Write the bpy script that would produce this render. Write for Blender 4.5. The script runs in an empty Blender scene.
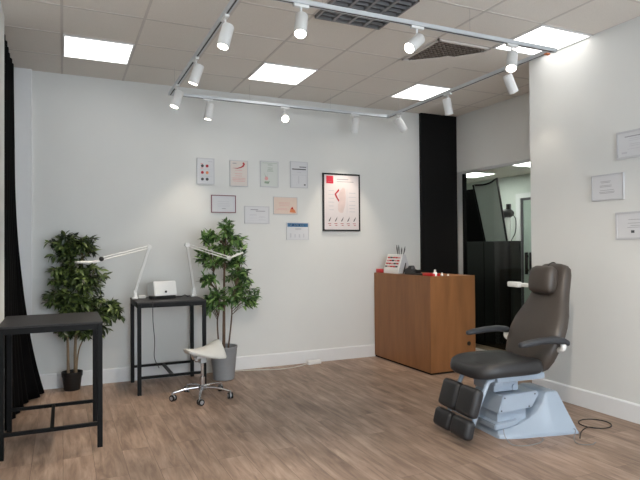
import bpy, bmesh, math, random
from mathutils import Vector, Matrix, noise as mnoise
PI = math.pi
scene = bpy.context.scene
C = scene.collection
random.seed(7)

# ------------------------------------------------------------------ camera
f_px, pit, rol, yaw = 560.0, 0.0135, -0.0075, 0.4306
cam_d = bpy.data.cameras.new('camera'); cam = bpy.data.objects.new('camera', cam_d); C.objects.link(cam)
cam_d.sensor_width = 36; cam_d.lens = 36*f_px/640; cam_d.clip_start = 0.05
rx = Vector((math.cos(yaw), -math.sin(yaw), 0)); dv = Vector((math.sin(yaw), math.cos(yaw), 0)); up = Vector((0,0,1))
fw = dv*math.cos(pit) + up*math.sin(pit); u2 = -dv*math.sin(pit) + up*math.cos(pit)
r3 = rx*math.cos(rol) + u2*math.sin(rol); u3 = -rx*math.sin(rol) + u2*math.cos(rol)
cam.matrix_world = Matrix(((r3.x,u3.x,-fw.x,0),(r3.y,u3.y,-fw.y,0),(r3.z,u3.z,-fw.z,1.428),(0,0,0,1)))
scene.camera = cam

# ------------------------------------------------------------------ world, view
world = bpy.data.worlds.new('sky'); scene.world = world; world.use_nodes = True
bg = world.node_tree.nodes['Background']; bg.inputs[0].default_value = (0.81,0.90,0.98,1); bg.inputs[1].default_value = 2.3
vs = scene.view_settings
vs.view_transform = 'Standard'; vs.look = 'None'; vs.gamma = 1; vs.use_curve_mapping = False
vs.exposure = 1.48
PANEL_E, SPOT_W, BACKROOM_E = 1.15, 27.0, 6.5
# daylight arrives through the shop window behind the camera
pd = bpy.data.lights.new('window_portal', 'AREA'); pd.shape = 'RECTANGLE'; pd.size = 3.9; pd.size_y = 2.5
pd.cycles.is_portal = True
po = bpy.data.objects.new('window_portal', pd); C.objects.link(po); po.location = (1.9,-1.55,1.45); po.rotation_euler = (PI/2,0,PI)

# ------------------------------------------------------------------ materials
def sc(r,g,b):
    def l(v):
        v/=255.0
        return v/12.92 if v<=0.04045 else ((v+0.055)/1.055)**2.4
    return (l(r),l(g),l(b),1)
def mat(name, col, rough=0.5, metal=0.0, var=0.06, scale=12.0, bump=0.0, spec=0.5, stretch=None):
    m = bpy.data.materials.new(name); m.use_nodes = True
    nt = m.node_tree; b = nt.nodes['Principled BSDF']
    b.inputs['Roughness'].default_value = rough; b.inputs['Metallic'].default_value = metal
    b.inputs['Specular IOR Level'].default_value = spec
    tc = nt.nodes.new('ShaderNodeTexCoord'); n = nt.nodes.new('ShaderNodeTexNoise')
    n.inputs['Scale'].default_value = scale; n.inputs['Detail'].default_value = 4
    if stretch:
        mp = nt.nodes.new('ShaderNodeMapping'); mp.inputs['Scale'].default_value = stretch
        nt.links.new(tc.outputs['Object'], mp.inputs[0]); nt.links.new(mp.outputs[0], n.inputs['Vector'])
    else: nt.links.new(tc.outputs['Object'], n.inputs['Vector'])
    cr = nt.nodes.new('ShaderNodeValToRGB')
    c0 = [max(0,c*(1-var)) for c in col[:3]]+[1]; c1 = [min(1,c*(1+var)) for c in col[:3]]+[1]
    cr.color_ramp.elements[0].position = 0.3; cr.color_ramp.elements[1].position = 0.7
    cr.color_ramp.elements[0].color = c0; cr.color_ramp.elements[1].color = c1
    nt.links.new(n.outputs['Fac'], cr.inputs[0]); nt.links.new(cr.outputs[0], b.inputs['Base Color'])
    if bump:
        bp = nt.nodes.new('ShaderNodeBump'); bp.inputs['Strength'].default_value = bump; bp.inputs['Distance'].default_value = 0.002
        nt.links.new(n.outputs['Fac'], bp.inputs['Height']); nt.links.new(bp.outputs[0], b.inputs['Normal'])
    return m
def emit(name, col, e):
    m = bpy.data.materials.new(name); m.use_nodes = True; nt = m.node_tree
    b = nt.nodes['Principled BSDF']; b.inputs['Base Color'].default_value = (0.9,0.9,0.9,1)
    b.inputs['Emission Color'].default_value = col; b.inputs['Emission Strength'].default_value = e
    return m
M = {}
M['wall'] = mat('wall_paint', sc(214,215,213), 0.85, var=0.012, scale=3, bump=0.03, spec=0.2)
M['trim'] = mat('white_trim', sc(222,223,224), 0.5, var=0.01, spec=0.35)
M['ceil'] = mat('mineral_tile', sc(225,220,213), 0.95, var=0.04, scale=160, bump=0.1, spec=0.1)
M['tbar'] = mat('ceiling_grid_bar', sc(205,199,194), 0.7, var=0.02, spec=0.2)
M['black_wall'] = mat('matt_black_paint', sc(17,17,18), 0.8, var=0.05, spec=0.2)
M['black_metal'] = mat('black_powder_coat', sc(7,7,8), 0.5, var=0.08, scale=90, spec=0.18)
M['table_top'] = mat('dark_grey_laminate', sc(40,38,38), 0.5, var=0.08, scale=60, spec=0.3)
M['curtain'] = mat('black_velvet', sc(5,5,6), 0.95, var=0.15, scale=40, spec=0.1)
M['leather_back'] = mat('spotlit_charcoal_vinyl', sc(66,59,54), 0.42, var=0.05, scale=60, bump=0.06, spec=0.5)  # seat vinyl again, with the warm spotlight on the backrest put into the colour
M['leather'] = mat('charcoal_vinyl', sc(42,42,44), 0.45, var=0.05, scale=60, bump=0.06, spec=0.45)
M['armpad'] = mat('dark_grey_moulded_rubber', sc(52,54,58), 0.5, var=0.05, spec=0.4)
M['chair_white'] = mat('white_enamel', sc(154,167,182), 0.35, var=0.012, spec=0.5)
M['white_plastic'] = mat('white_plastic', sc(228,228,226), 0.4, var=0.01, spec=0.45)
M['white_vinyl'] = mat('white_vinyl', sc(204,203,198), 0.5, var=0.015, spec=0.4)
M['chrome'] = mat('chrome', sc(205,205,208), 0.18, 1.0, var=0.02)
M['alu'] = mat('aluminium', sc(196,198,200), 0.45, 0.3, var=0.03)
M['rail'] = mat('white_grey_rail', sc(196,201,206), 0.4, 0.2, var=0.02)
M['spot'] = mat('white_lamp_body', sc(216,217,217), 0.45, var=0.015)
M['steel'] = mat('steel_wire', sc(160,160,162), 0.35, 0.9)
M['leaf'] = mat('ficus_leaf', sc(78,116,50), 0.42, var=0.55, scale=14, spec=0.5)
M['leaf_dark'] = mat('dark_ficus_leaf', sc(62,82,42), 0.45, var=0.6, scale=14, spec=0.45)
def leafmat(name, dark, mid, light):
    m = mat(name, mid, 0.42, var=0.1, scale=20, spec=0.5); nt = m.node_tree; b = nt.nodes['Principled BSDF']
    g = nt.nodes.new('ShaderNodeNewGeometry'); cr = nt.nodes.new('ShaderNodeValToRGB'); e = cr.color_ramp.elements
    e[0].position = 0.1; e[0].color = dark; e[1].position = 0.95; e[1].color = light; k = e.new(0.55); k.color = mid
    nt.links.new(g.outputs['Random Per Island'], cr.inputs[0]); nt.links.new(cr.outputs[0], b.inputs['Base Color'])
    return m
M['leaf'] = leafmat('ficus_leaf', sc(32,58,26), sc(72,108,48), sc(136,166,96))
M['leaf_dark'] = leafmat('dark_ficus_leaf', sc(24,38,18), sc(62,80,38), sc(114,130,72))
M['bark'] = mat('pale_bark', sc(126,108,86), 0.85, var=0.25, scale=30, bump=0.4, stretch=(1,1,.3))
M['bark_dark'] = mat('brown_bark', sc(84,66,52), 0.85, var=0.25, scale=30, bump=0.4, stretch=(1,1,.3))
M['pot_black'] = mat('black_plastic_pot', sc(18,18,19), 0.5, var=0.08)
M['pot_grey'] = mat('grey_pot', sc(140,142,145), 0.6, var=0.04, bump=0.05)
M['soil'] = mat('soil', sc(40,32,26), 0.95, var=0.4, scale=80, bump=0.8)
M['red'] = mat('red_plastic', sc(186,24,30), 0.4, var=0.04)
M['black_plastic'] = mat('black_plastic', sc(20,20,21), 0.35, var=0.06)
M['grey_plastic'] = mat('grey_plastic', sc(150,151,153), 0.45, var=0.03)
M['paper'] = mat('paper', sc(207,208,211), 0.7, var=0.008, spec=0.2)
M['paper_warm'] = mat('cream_paper', sc(212,204,198), 0.7, var=0.01, spec=0.2)
M['paper_peach'] = mat('peach_paper', sc(216,198,186), 0.7, var=0.02, spec=0.2)
M['paper_green'] = mat('pale_green_paper', sc(203,207,203), 0.7, var=0.01, spec=0.2)
M['ink'] = mat('grey_ink', sc(150,150,156), 0.7, var=0.05)
M['ink_pale'] = mat('pale_grey_ink', sc(188,188,194), 0.7, var=0.05)
M['ink_dark'] = mat('dark_ink', sc(70,70,74), 0.7, var=0.05)
M['ink_red'] = mat('red_ink', sc(170,40,50), 0.7, var=0.05)
M['ink_pink'] = mat('pink_ink', sc(214,160,158), 0.7, var=0.05)
M['ink_blue'] = mat('blue_ink', sc(70,112,150), 0.7, var=0.05)
M['ink_orange'] = mat('orange_ink', sc(214,130,86), 0.7, var=0.1)
M['ink_green'] = mat('sage_ink', sc(140,158,140), 0.7, var=0.1)
M['bronze'] = mat('brown_grey_grille', sc(120,108,98), 0.6)
M['louvre'] = mat('grey_louvre', sc(128,129,131), 0.4, 0.3)
M['maroon'] = mat('maroon_frame', sc(120,74,84), 0.45, var=0.04)
M['clear'] = mat('pale_frame', sc(190,191,195), 0.3, var=0.01)
M['black_frame'] = mat('black_frame', sc(22,21,22), 0.4, var=0.05)
M['poster'] = mat('poster_paper', sc(212,205,206), 0.5, var=0.01)
M['crimson'] = mat('crimson_ink', sc(206,44,66), 0.6, var=0.03)
M['ink_rose'] = mat('rose_ink', sc(168,92,98), 0.7)
M['skin'] = mat('pink_skin_ink', sc(206,188,186), 0.7, var=0.06)
M['cable_white'] = mat('white_cable', sc(205,200,192), 0.5, var=0.02)
M['cable_grey'] = mat('grey_cable', sc(130,130,130), 0.5, var=0.04)
M['cable_black'] = mat('black_cable', sc(28,27,27), 0.5, var=0.05)
M['fabric_grey'] = mat('grey_backdrop_fabric', sc(186,190,187), 0.8, var=0.03, scale=30)
M['black_gloss'] = mat('black_gloss_laminate', sc(16,16,17), 0.15, var=0.05)
M['frost'] = mat('frosted_door_panel', sc(168,182,174), 0.3, var=0.02)
M['backwall'] = mat('back_room_paint', sc(205,212,206), 0.85, var=0.012, spec=0.2)
M['panel_on'] = emit('lit_diffuser', (1.0,0.965,0.92,1), PANEL_E)
M['panel_back'] = emit('lit_back_room_diffuser', (1.0,0.98,0.93,1), BACKROOM_E)
M['lens_on'] = emit('lit_spot_lens', (1.0,0.9,0.76,1), 9.0)
# wood floor
def floor_mat():
    m = bpy.data.materials.new('oak_plank_floor'); m.use_nodes = True; nt = m.node_tree; b = nt.nodes['Principled BSDF']
    L = nt.links.new; N = nt.nodes.new
    tc = N('ShaderNodeTexCoord'); mp = N('ShaderNodeMapping'); mp.inputs['Rotation'].default_value = (0,0,PI/2)
    L(tc.outputs['Object'], mp.inputs[0])
    br = N('ShaderNodeTexBrick'); br.inputs['Scale'].default_value = 1.0
    br.inputs['Brick Width'].default_value = 1.25; br.inputs['Row Height'].default_value = 0.19
    br.inputs['Mortar Size'].default_value = 0.0018; br.inputs['Mortar Smooth'].default_value = 0.3; br.offset = 0.37
    br.inputs['Color1'].default_value = (0,0,0,1); br.inputs['Color2'].default_value = (1,1,1,1); br.inputs['Mortar'].default_value = (0.5,0.5,0.5,1)
    L(mp.outputs[0], br.inputs['Vector'])
    # per-plank shift of the grain
    vm = N('ShaderNodeVectorMath'); vm.operation = 'MULTIPLY_ADD'
    vm.inputs[1].default_value = (7.3,3.1,5.7); L(br.outputs['Color'], vm.inputs[0]); L(tc.outputs['Object'], vm.inputs[2])
    mg = N('ShaderNodeMapping'); mg.inputs['Scale'].default_value = (13,1.5,1); L(vm.outputs[0], mg.inputs[0])
    n1 = N('ShaderNodeTexNoise'); n1.inputs['Scale'].default_value = 1.6; n1.inputs['Detail'].default_value = 7; n1.inputs['Roughness'].default_value = 0.62; n1.inputs['Distortion'].default_value = 0.6
    L(mg.outputs[0], n1.inputs['Vector'])
    mb = N('ShaderNodeMapping'); mb.inputs['Scale'].default_value = (4,1.6,1); L(vm.outputs[0], mb.inputs[0])
    n2 = N('ShaderNodeTexNoise'); n2.inputs['Scale'].default_value = 1.5; n2.inputs['Detail'].default_value = 3; L(mb.outputs[0], n2.inputs['Vector'])
    r1 = N('ShaderNodeValToRGB'); e = r1.color_ramp.elements
    e[0].position = 0.28; e[0].color = sc(116,96,84); e[1].position = 0.72; e[1].color = sc(176,155,138)
    k = e.new(0.5); k.color = sc(150,128,112)
    L(n1.outputs['Fac'], r1.inputs[0])
    r2 = N('ShaderNodeValToRGB'); e = r2.color_ramp.elements
    e[0].position = 0.3; e[0].color = (0.72,0.70,0.68,1); e[1].position = 0.7; e[1].color = (1.14,1.13,1.13,1)
    L(n2.outputs['Fac'], r2.inputs[0])
    mx = N('ShaderNodeMix'); mx.data_type = 'RGBA'; mx.blend_type = 'MULTIPLY'; mx.inputs[0].default_value = 1
    L(r1.outputs[0], mx.inputs[6]); L(r2.outputs[0], mx.inputs[7])
    r3_ = N('ShaderNodeValToRGB'); e = r3_.color_ramp.elements
    e[0].color = (0.93,0.92,0.91,1); e[1].color = (1.08,1.08,1.09,1); L(br.outputs['Color'], r3_.inputs[0])
    m2 = N('ShaderNodeMix'); m2.data_type = 'RGBA'; m2.blend_type = 'MULTIPLY'; m2.inputs[0].default_value = 1
    L(mx.outputs[2], m2.inputs[6]); L(r3_.outputs[0], m2.inputs[7])
    m3 = N('ShaderNodeMix'); m3.data_type = 'RGBA'; m3.inputs[7].default_value = sc(84,66,54)
    ml = N('ShaderNodeMath'); ml.operation = 'MULTIPLY'; ml.inputs[1].default_value = 0.6
    L(br.outputs['Fac'], ml.inputs[0]); L(ml.outputs[0], m3.inputs[0]); L(m2.outputs[2], m3.inputs[6])
    L(m3.outputs[2], b.inputs['Base Color'])
    b.inputs['Roughness'].default_value = 0.48; b.inputs['Specular IOR Level'].default_value = 0.4
    bp = N('ShaderNodeBump'); bp.inputs['Strength'].default_value = 0.12; bp.inputs['Distance'].default_value = 0.002
    L(n1.outputs['Fac'], bp.inputs['Height']); L(bp.outputs[0], b.inputs['Normal'])
    return m
M['floor'] = floor_mat()
def veneer():
    m = mat('brown_wood_veneer', sc(134,90,54), 0.45, var=0.16, scale=2.2, spec=0.4, stretch=(5,5,0.7))
    return m
M['veneer'] = veneer()
def glass_mat():
    m = bpy.data.materials.new('clear_glass'); m.use_nodes = True; nt = m.node_tree
    nt.nodes.remove(nt.nodes['Principled BSDF']); out = nt.nodes['Material Output']
    t = nt.nodes.new('ShaderNodeBsdfTransparent'); t.inputs[0].default_value = (0.90,0.94,0.92,1)
    g = nt.nodes.new('ShaderNodeBsdfGlossy'); g.inputs['Roughness'].default_value = 0.02
    fr = nt.nodes.new('ShaderNodeFresnel'); fr.inputs[0].default_value = 1.45; ge = nt.nodes.new('ShaderNodeNewGeometry'); mu = nt.nodes.new('ShaderNodeMath'); mu.operation = 'SUBTRACT'; mu.use_clamp = True; nt.links.new(fr.outputs[0], mu.inputs[0]); nt.links.new(ge.outputs['Backfacing'], mu.inputs[1])
    mx = nt.nodes.new('ShaderNodeMixShader'); nt.links.new(mu.outputs[0], mx.inputs[0]); nt.links.new(t.outputs[0], mx.inputs[1]); nt.links.new(g.outputs[0], mx.inputs[2])
    nt.links.new(mx.outputs[0], out.inputs[0]); return m
M['glass'] = glass_mat()

# ------------------------------------------------------------------ mesh helpers
def add_box(bm, x0,x1,y0,y1,z0,z1, bev=0.0, mtx=None, seg=2):
    r = bmesh.ops.create_cube(bm, size=1.0); vs_ = r['verts']
    bmesh.ops.scale(bm, vec=(x1-x0,y1-y0,z1-z0), verts=vs_)
    bmesh.ops.translate(bm, vec=((x0+x1)/2,(y0+y1)/2,(z0+z1)/2), verts=vs_)
    if bev:
        es = list({e for v in vs_ for e in v.link_edges})
        g = bmesh.ops.bevel(bm, geom=es, offset=bev, segments=seg, affect='EDGES', profile=0.5)
        vs_ = list({v for v in g['verts']} | {v for v in vs_ if v.is_valid})
    if mtx: bmesh.ops.transform(bm, matrix=mtx, verts=[v for v in vs_ if v.is_valid])
def ring(bm, c, u, v, ru, rv, n, p=2.0):
    out = []
    for i in range(n):
        t = 2*PI*i/n; ct, st = math.cos(t), math.sin(t)
        a = math.copysign(abs(ct)**(2/p), ct)*ru; b = math.copysign(abs(st)**(2/p), st)*rv
        out.append(bm.verts.new(Vector(c)+Vector(u)*a+Vector(v)*b))
    return out
def skin(bm, rings, cap=True):
    n = len(rings[0])
    for a, b in zip(rings, rings[1:]):
        for i in range(n): bm.faces.new((a[i], a[(i+1)%n], b[(i+1)%n], b[i]))
    if cap:
        bm.faces.new(rings[0][::-1]); bm.faces.new(rings[-1])
def frame_of(d):
    d = d.normalized(); a = Vector((0,0,1)) if abs(d.z) < 0.9 else Vector((1,0,0))
    u = d.cross(a).normalized(); return u, u.cross(d).normalized()
def add_cyl(bm, a, b, r0, r1=None, n=16):
    a, b = Vector(a), Vector(b); r1 = r0 if r1 is None else r1
    u, v = frame_of(b-a)
    skin(bm, [ring(bm,a,u,v,r0,r0,n), ring(bm,b,u,v,r1,r1,n)])
def add_tube(bm, pts, r, n=8):
    pts = [Vector(p) for p in pts]; rs = r if isinstance(r,(list,tuple)) else [r]*len(pts)
    rings = []; u = None
    for i, p in enumerate(pts):
        d = (pts[min(i+1,len(pts)-1)]-pts[max(i-1,0)]).normalized()
        if u is None: u, v = frame_of(d)
        else:
            u = (u - d*u.dot(d)).normalized(); v = u.cross(d).normalized()
        rings.append(ring(bm,p,u,v,rs[i],rs[i],n))
    skin(bm, rings)
def spline(pts, k=8):
    P = [Vector(p) for p in pts]; out = []
    for i in range(len(P)-1):
        p0, p1, p2, p3 = P[max(i-1,0)], P[i], P[i+1], P[min(i+2,len(P)-1)]
        for j in range(k):
            t = j/k
            out.append(0.5*((2*p1)+(-p0+p2)*t+(2*p0-5*p1+4*p2-p3)*t*t+(-p0+3*p1-3*p2+p3)*t**3))
    out.append(P[-1]); return out
def add_lathe(bm, prof, c=(0,0,0), n=32, cap=True):
    c = Vector(c)
    rings = [ring(bm, c+Vector((0,0,z)), (1,0,0),(0,1,0), r, r, n) for r, z in prof]
    skin(bm, rings, cap)
def add_prism(bm, pts, axis_vec):
    a = [bm.verts.new(Vector(p)) for p in pts]; b = [bm.verts.new(Vector(p)+Vector(axis_vec)) for p in pts]
    n = len(a); bm.faces.new(a[::-1]); bm.faces.new(b)
    for i in range(n): bm.faces.new((a[i],a[(i+1)%n],b[(i+1)%n],b[i]))
def obj(name, bm, m, parent=None, smooth=False, origin=None, autosmooth=False):
    bmesh.ops.recalc_face_normals(bm, faces=bm.faces)
    if origin is not None: bmesh.ops.translate(bm, vec=-Vector(origin), verts=bm.verts)
    me = bpy.data.meshes.new(name); bm.to_mesh(me); bm.free()
    o = bpy.data.objects.new(name, me); C.objects.link(o)
    me.materials.append(M[m] if isinstance(m,str) else m)
    if smooth or autosmooth:
        for p in me.polygons: p.use_smooth = True
        if autosmooth: me.set_sharp_from_angle(angle=math.radians(38))
    if origin is not None: o.location = origin
    if parent: o.parent = parent
    return o
def tag(o, label, cat, group=None):
    o['label'] = label; o['category'] = cat
    if group: o['group'] = group
    return o
def thing(name, label, cat, loc=(0,0,0), rotz=0, group=None):
    o = bpy.data.objects.new(name, None); C.objects.link(o); o.location = loc; o.rotation_euler = (0,0,rotz)
    o.empty_display_size = 0.1
    return tag(o, label, cat, group)
def struct(name, bm, m, parent=None, **k):
    o = obj(name, bm, m, parent, **k)
    if not parent: o['kind'] = 'structure'
    return o
def B(*boxes, bev=0.0):
    bm = bmesh.new()
    for b in boxes: add_box(bm, *b, bev=bev)
    return bm

# ------------------------------------------------------------------ room shell
H = 3.26; YB = 6.40; XR = 4.19; XL = -0.415; XG = 5.05; HB = 2.66
struct('floor', B((-0.75,7.35,-1.7,9.3,-0.1,0.0)), 'floor')
struct('ceiling', B((-0.75,5.15,-1.7,6.52,H,H+0.1)), 'ceil')
struct('wall_back', B((-0.75,XG+0.1,YB,YB+0.12,0,H)), 'wall')
struct('wall_left', B((-0.75,XL,-1.7,5.00,0,H)), 'wall')
struct('wall_left_recess', B((-0.75,-0.62,5.00,YB,0,H)), 'wall')
struct('wall_right', B((XR,XG+0.10,-1.7,4.14,0,H)), 'wall')
struct('wall_front', B((-0.75,-0.1,-1.7,-1.5,0,H),(3.9,XR,-1.7,-1.5,0,H),(-0.1,3.9,-1.7,-1.5,0,0.18),(-0.1,3.9,-1.7,-1.5,2.75,H)), 'wall')
struct('wall_transom', B((XG,XG+0.10,4.14,YB,2.47,H)), 'wall')
struct('trim_pilaster', B((-0.62,-0.285,YB-0.045,YB,0,H)), 'trim')
struct('trim_black_panel', B((4.45,XG-0.002,YB-0.05,YB,0,H)), 'black_wall')
# ceiling grid: T bars on 0.6 m centres
bm = bmesh.new()
x = 0.295-0.3-0.6
while x < XG:
    if x > -0.7: add_box(bm, x-0.010,x+0.010,-1.5,YB,H-0.003,H+0.01)
    x += 0.6
y = 5.502+0.3+0.6*1-0.0
y = 5.802
while y > -1.5:
    add_box(bm, -0.7,XG,y-0.010,y+0.010,H-0.003,H+0.01); y -= 0.6
struct('trim_ceiling_grid', bm, 'tbar')
def board(name, a, b, nrm, h=0.155, t=0.014):
    bm = bmesh.new(); a, b, n = Vector(a), Vector(b), Vector(nrm)
    prof = [(0,0),(t,0),(t,h-0.012),(t*0.5,h),(0,h)]
    add_prism(bm, [a+n*p+Vector((0,0,q)) for p,q in prof], b-a)
    return struct(name, bm, 'trim')
board('baseboard_back', (-0.285,YB,0),(4.45,YB,0),(0,-1,0))
board('baseboard_right', (XR,4.14,0),(XR,-1.5,0),(-1,0,0))
board('baseboard_left', (XL,-1.5,0),(XL,4.30,0),(1,0,0))
# back room behind the glass
struct('wall_back_room_far', B((7.2,7.35,4.14,9.3,0,H)), 'backwall')
struct('wall_back_room_side', B((XG+0.1,7.2,9.15,9.3,0,H)), 'backwall')
struct('wall_back_room_near', B((XG+0.1,7.2,4.0,4.14,0,H)), 'backwall')
struct('wall_back_room_inner', B((XG,XG+0.1,YB+0.12,9.15,0,H)), 'backwall')
struct('ceiling_back_room', B((XG+0.1,7.2,4.14,9.15,HB,HB+0.1)), 'ceil')
# glazing
bm = B((XG+0.01,XG+0.06,YB-0.145,YB-0.055,0,2.47),(XG+0.01,XG+0.06,4.14,YB-0.145,2.435,2.47),(XG+0.01,XG+0.06,4.14,YB-0.145,0,0.05))
w1 = struct('window_1', bm, 'alu')
bm = B((XG+0.03,XG+0.038,4.14,YB-0.145,0.05,2.435)); obj('window_pane', bm, 'glass', w1)
bm = B((XG+0.012,XG+0.055,YB-0.185,YB-0.146,0.05,2.435)); obj('window_gasket', bm, 'black_metal', w1)
# door seen through the glass
bm = B((7.14,7.2,7.30,7.40,0,2.33),(7.14,7.2,6.25,6.35,0,2.33),(7.14,7.2,6.35,7.30,2.25,2.33))
d1 = struct('door_1', bm, 'trim')
obj('door_panel', B((7.17,7.195,6.35,7.285,0,2.25)), 'frost', d1)
obj('door_gasket', B((7.155,7.165,7.255,7.30,0,2.25),(7.155,7.165,6.35,7.255,2.21,2.25)), 'ink_dark', d1)
for yy in (7.16,7.06):
    bm = bmesh.new(); add_box(bm, 7.11,7.15,yy-0.02,yy+0.02,0.95,1.32,0.008); add_box(bm,7.14,7.175,yy-0.012,yy+0.012,1.0,1.03); add_box(bm,7.14,7.175,yy-0.012,yy+0.012,1.24,1.27)
    obj('door_handle', bm, 'black_metal', d1)

# ------------------------------------------------------------------ ceiling lights and grilles
def panel(cx, cy, z, label, m='panel_on', group='lit square ceiling panels'):
    t = thing('ceiling_light', label, 'ceiling light', (cx,cy,z), 0, group)
    s = 0.292
    bm = bmesh.new()
    for b in ((-s,s,-s,-s+0.014),(-s,s,s-0.014,s),(-s,-s+0.014,-s+0.014,s-0.014),(s-0.014,s,-s+0.014,s-0.014)):
        add_box(bm, b[0],b[1],b[2],b[3],-0.012,0.0)
    obj('frame', bm, 'trim', t)
    obj('diffuser', B((-s+0.014,s-0.014,-s+0.014,s-0.014,-0.008,-0.001)), m, t)
    return t
cx0, cy0 = 0.295, 5.502
panel(cx0, cy0, H, 'lit square ceiling panel on the left, nearest the black curtain')
panel(cx0+1.8, cy0, H, 'lit square ceiling panel at the middle of the row along the back wall')
panel(cx0+3.6, cy0, H, 'lit square ceiling panel in front of the black wall panel')
panel(cx0+3.6, cy0-1.8, H, 'lit square ceiling panel against the right wall, crossed by a rail')
for (ix, iy) in ((0,-3),(0,-6),(3,-6),(6,-6),(0,-9),(6,-9)):  # unseen panels, added as extra light over the front of the room
    panel(cx0+0.6*ix, cy0+0.6*iy, H, 'added unseen lit square ceiling panel in the front half of the room, above the camera', group='added unseen ceiling panels over the front of the room')
panel(6.36,7.62,HB,'lit ceiling panel behind the glass, left one next to the black post','panel_back','back room ceiling panels')
panel(6.33,6.20,HB,'lit ceiling panel behind the glass, right one by the white wall edge','panel_back','back room ceiling panels')
# unlit louvre light
t = thing('louvre_light', 'unlit square ceiling light with grey louvres at the top of the picture', 'ceiling light', (cx0+1.8,cy0-1.8,H))
bm = bmesh.new(); s = 0.292
for b in ((-s,s,-s,-s+0.016),(-s,s,s-0.016,s),(-s,-s+0.016,-s,s),(s-0.016,s,-s,s)): add_box(bm, *b, -0.03, 0)
obj('frame', bm, 'louvre', t)
obj('housing', B((-s+0.016,s-0.016,-s+0.016,s-0.016,-0.004,-0.001)), 'ink_dark', t)
bm = bmesh.new()
for k in range(1,8):
    y = -s+0.016+k*(2*s-0.032)/8; add_box(bm, -s+0.016,s-0.016,y-0.003,y+0.003,-0.030,-0.006)
obj('cross_blades', bm, 'louvre', t)
bm = bmesh.new()
for k in range(1,4):
    x = -s+0.016+k*(2*s-0.032)/4; add_box(bm, x-0.012,x+0.012,-s+0.016,s-0.016,-0.031,-0.0045)
obj('reflector_blades', bm, 'louvre', t)
# egg crate air grille with half of it blanked
t = thing('air_grille', 'dark egg-crate air grille in the ceiling, half of it blanked off', 'air vent', (cx0+3.0,cy0-1.2,H))
bm = bmesh.new()
for b in ((-s,s,-s,-s+0.02),(-s,s,s-0.02,s),(-s,-s+0.02,-s,s),(s-0.02,s,-s,s)): add_box(bm, *b, -0.02, 0)
obj('frame', bm, 'tbar', t)
obj('duct_face', B((-s+0.02,s-0.02,-s+0.02,s-0.02,-0.003,-0.001)), 'black_wall', t)
bm = bmesh.new()
for k in range(1,12):
    x = -s+0.02+k*(2*s-0.04)/12
    add_box(bm, x-0.0018,x+0.0018,-s+0.02,s-0.02,-0.018,-0.004); add_box(bm, -s+0.02,s-0.02,x-0.0018,x+0.0018,-0.018,-0.004)
obj('egg_crate', bm, 'bronze', t)
bm = bmesh.new(); q = s-0.012
add_prism(bm, [(-q,q,-0.021),(q,q,-0.021),(q,-q*0.85,-0.021),(q*0.35,-q*0.02,-0.021),(q*0.1,q*0.0,-0.021),(-q*0.1,q*0.25,-0.021)], (0,0,-0.004))
obj('blanking_plate', bm, 'ceil', t)

# ------------------------------------------------------------------ track lighting
TZ0, TZ1 = 3.045, 3.074; TX0, TX1, TY0, TY1 = 1.03, 3.70, 3.41, 5.99
t = thing('track_lighting', 'pale grey rectangular spotlight rail hung below the ceiling on wires', 'lighting track', (0,0,TZ0))
hw = 0.018
def rail(x0,x1,y0,y1,grv):
    bm = bmesh.new(); add_box(bm, x0,x1,y0,y1,0,TZ1-TZ0)
    return bm
for (x0,x1,y0,y1) in ((TX0-hw,TX0+hw,0.70,TY1+hw),(TX1-hw,TX1+hw,TY0+hw,TY1-hw),(TX0+hw,TX1+hw+0.03,TY0-hw,TY0+hw),(TX0+hw,TX1+hw,TY1-hw,TY1+hw)):  # left rail lengthened out of view to carry the added spotlights
    r = obj('rail', rail(x0,x1,y0,y1,0), 'rail', t)
    if x1-x0 > y1-y0: g = B((x0+0.02,x1-0.02,y0+0.012,y1-0.012,-0.001,0.0005))
    else: g = B((x0+0.012,x1-0.012,y0+0.02,y1-0.02,-0.001,0.0005))
    obj('groove', g, 'ink_dark', r)
for (x,y) in ((TX0,0.8),(TX0,2.05),(TX0,TY0+0.25),(TX0,TY1-0.25),(TX1,TY0+0.03),(TX1,TY1-0.25),(1.9,TY1),(2.9,TY1),(1.6,TY0),(2.85,TY0)):
    bm = bmesh.new(); add_cyl(bm, (x,y,TZ1-TZ0),(x,y,H-TZ0),0.0009,n=6)
    obj('suspension_wire', bm, 'steel', t)
bm = B((TX1-0.02,TX1+0.02,TY0+0.03,TY0+0.06,-0.012,0.0)); obj('end_clip', bm, 'ink_orange', t)

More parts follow.
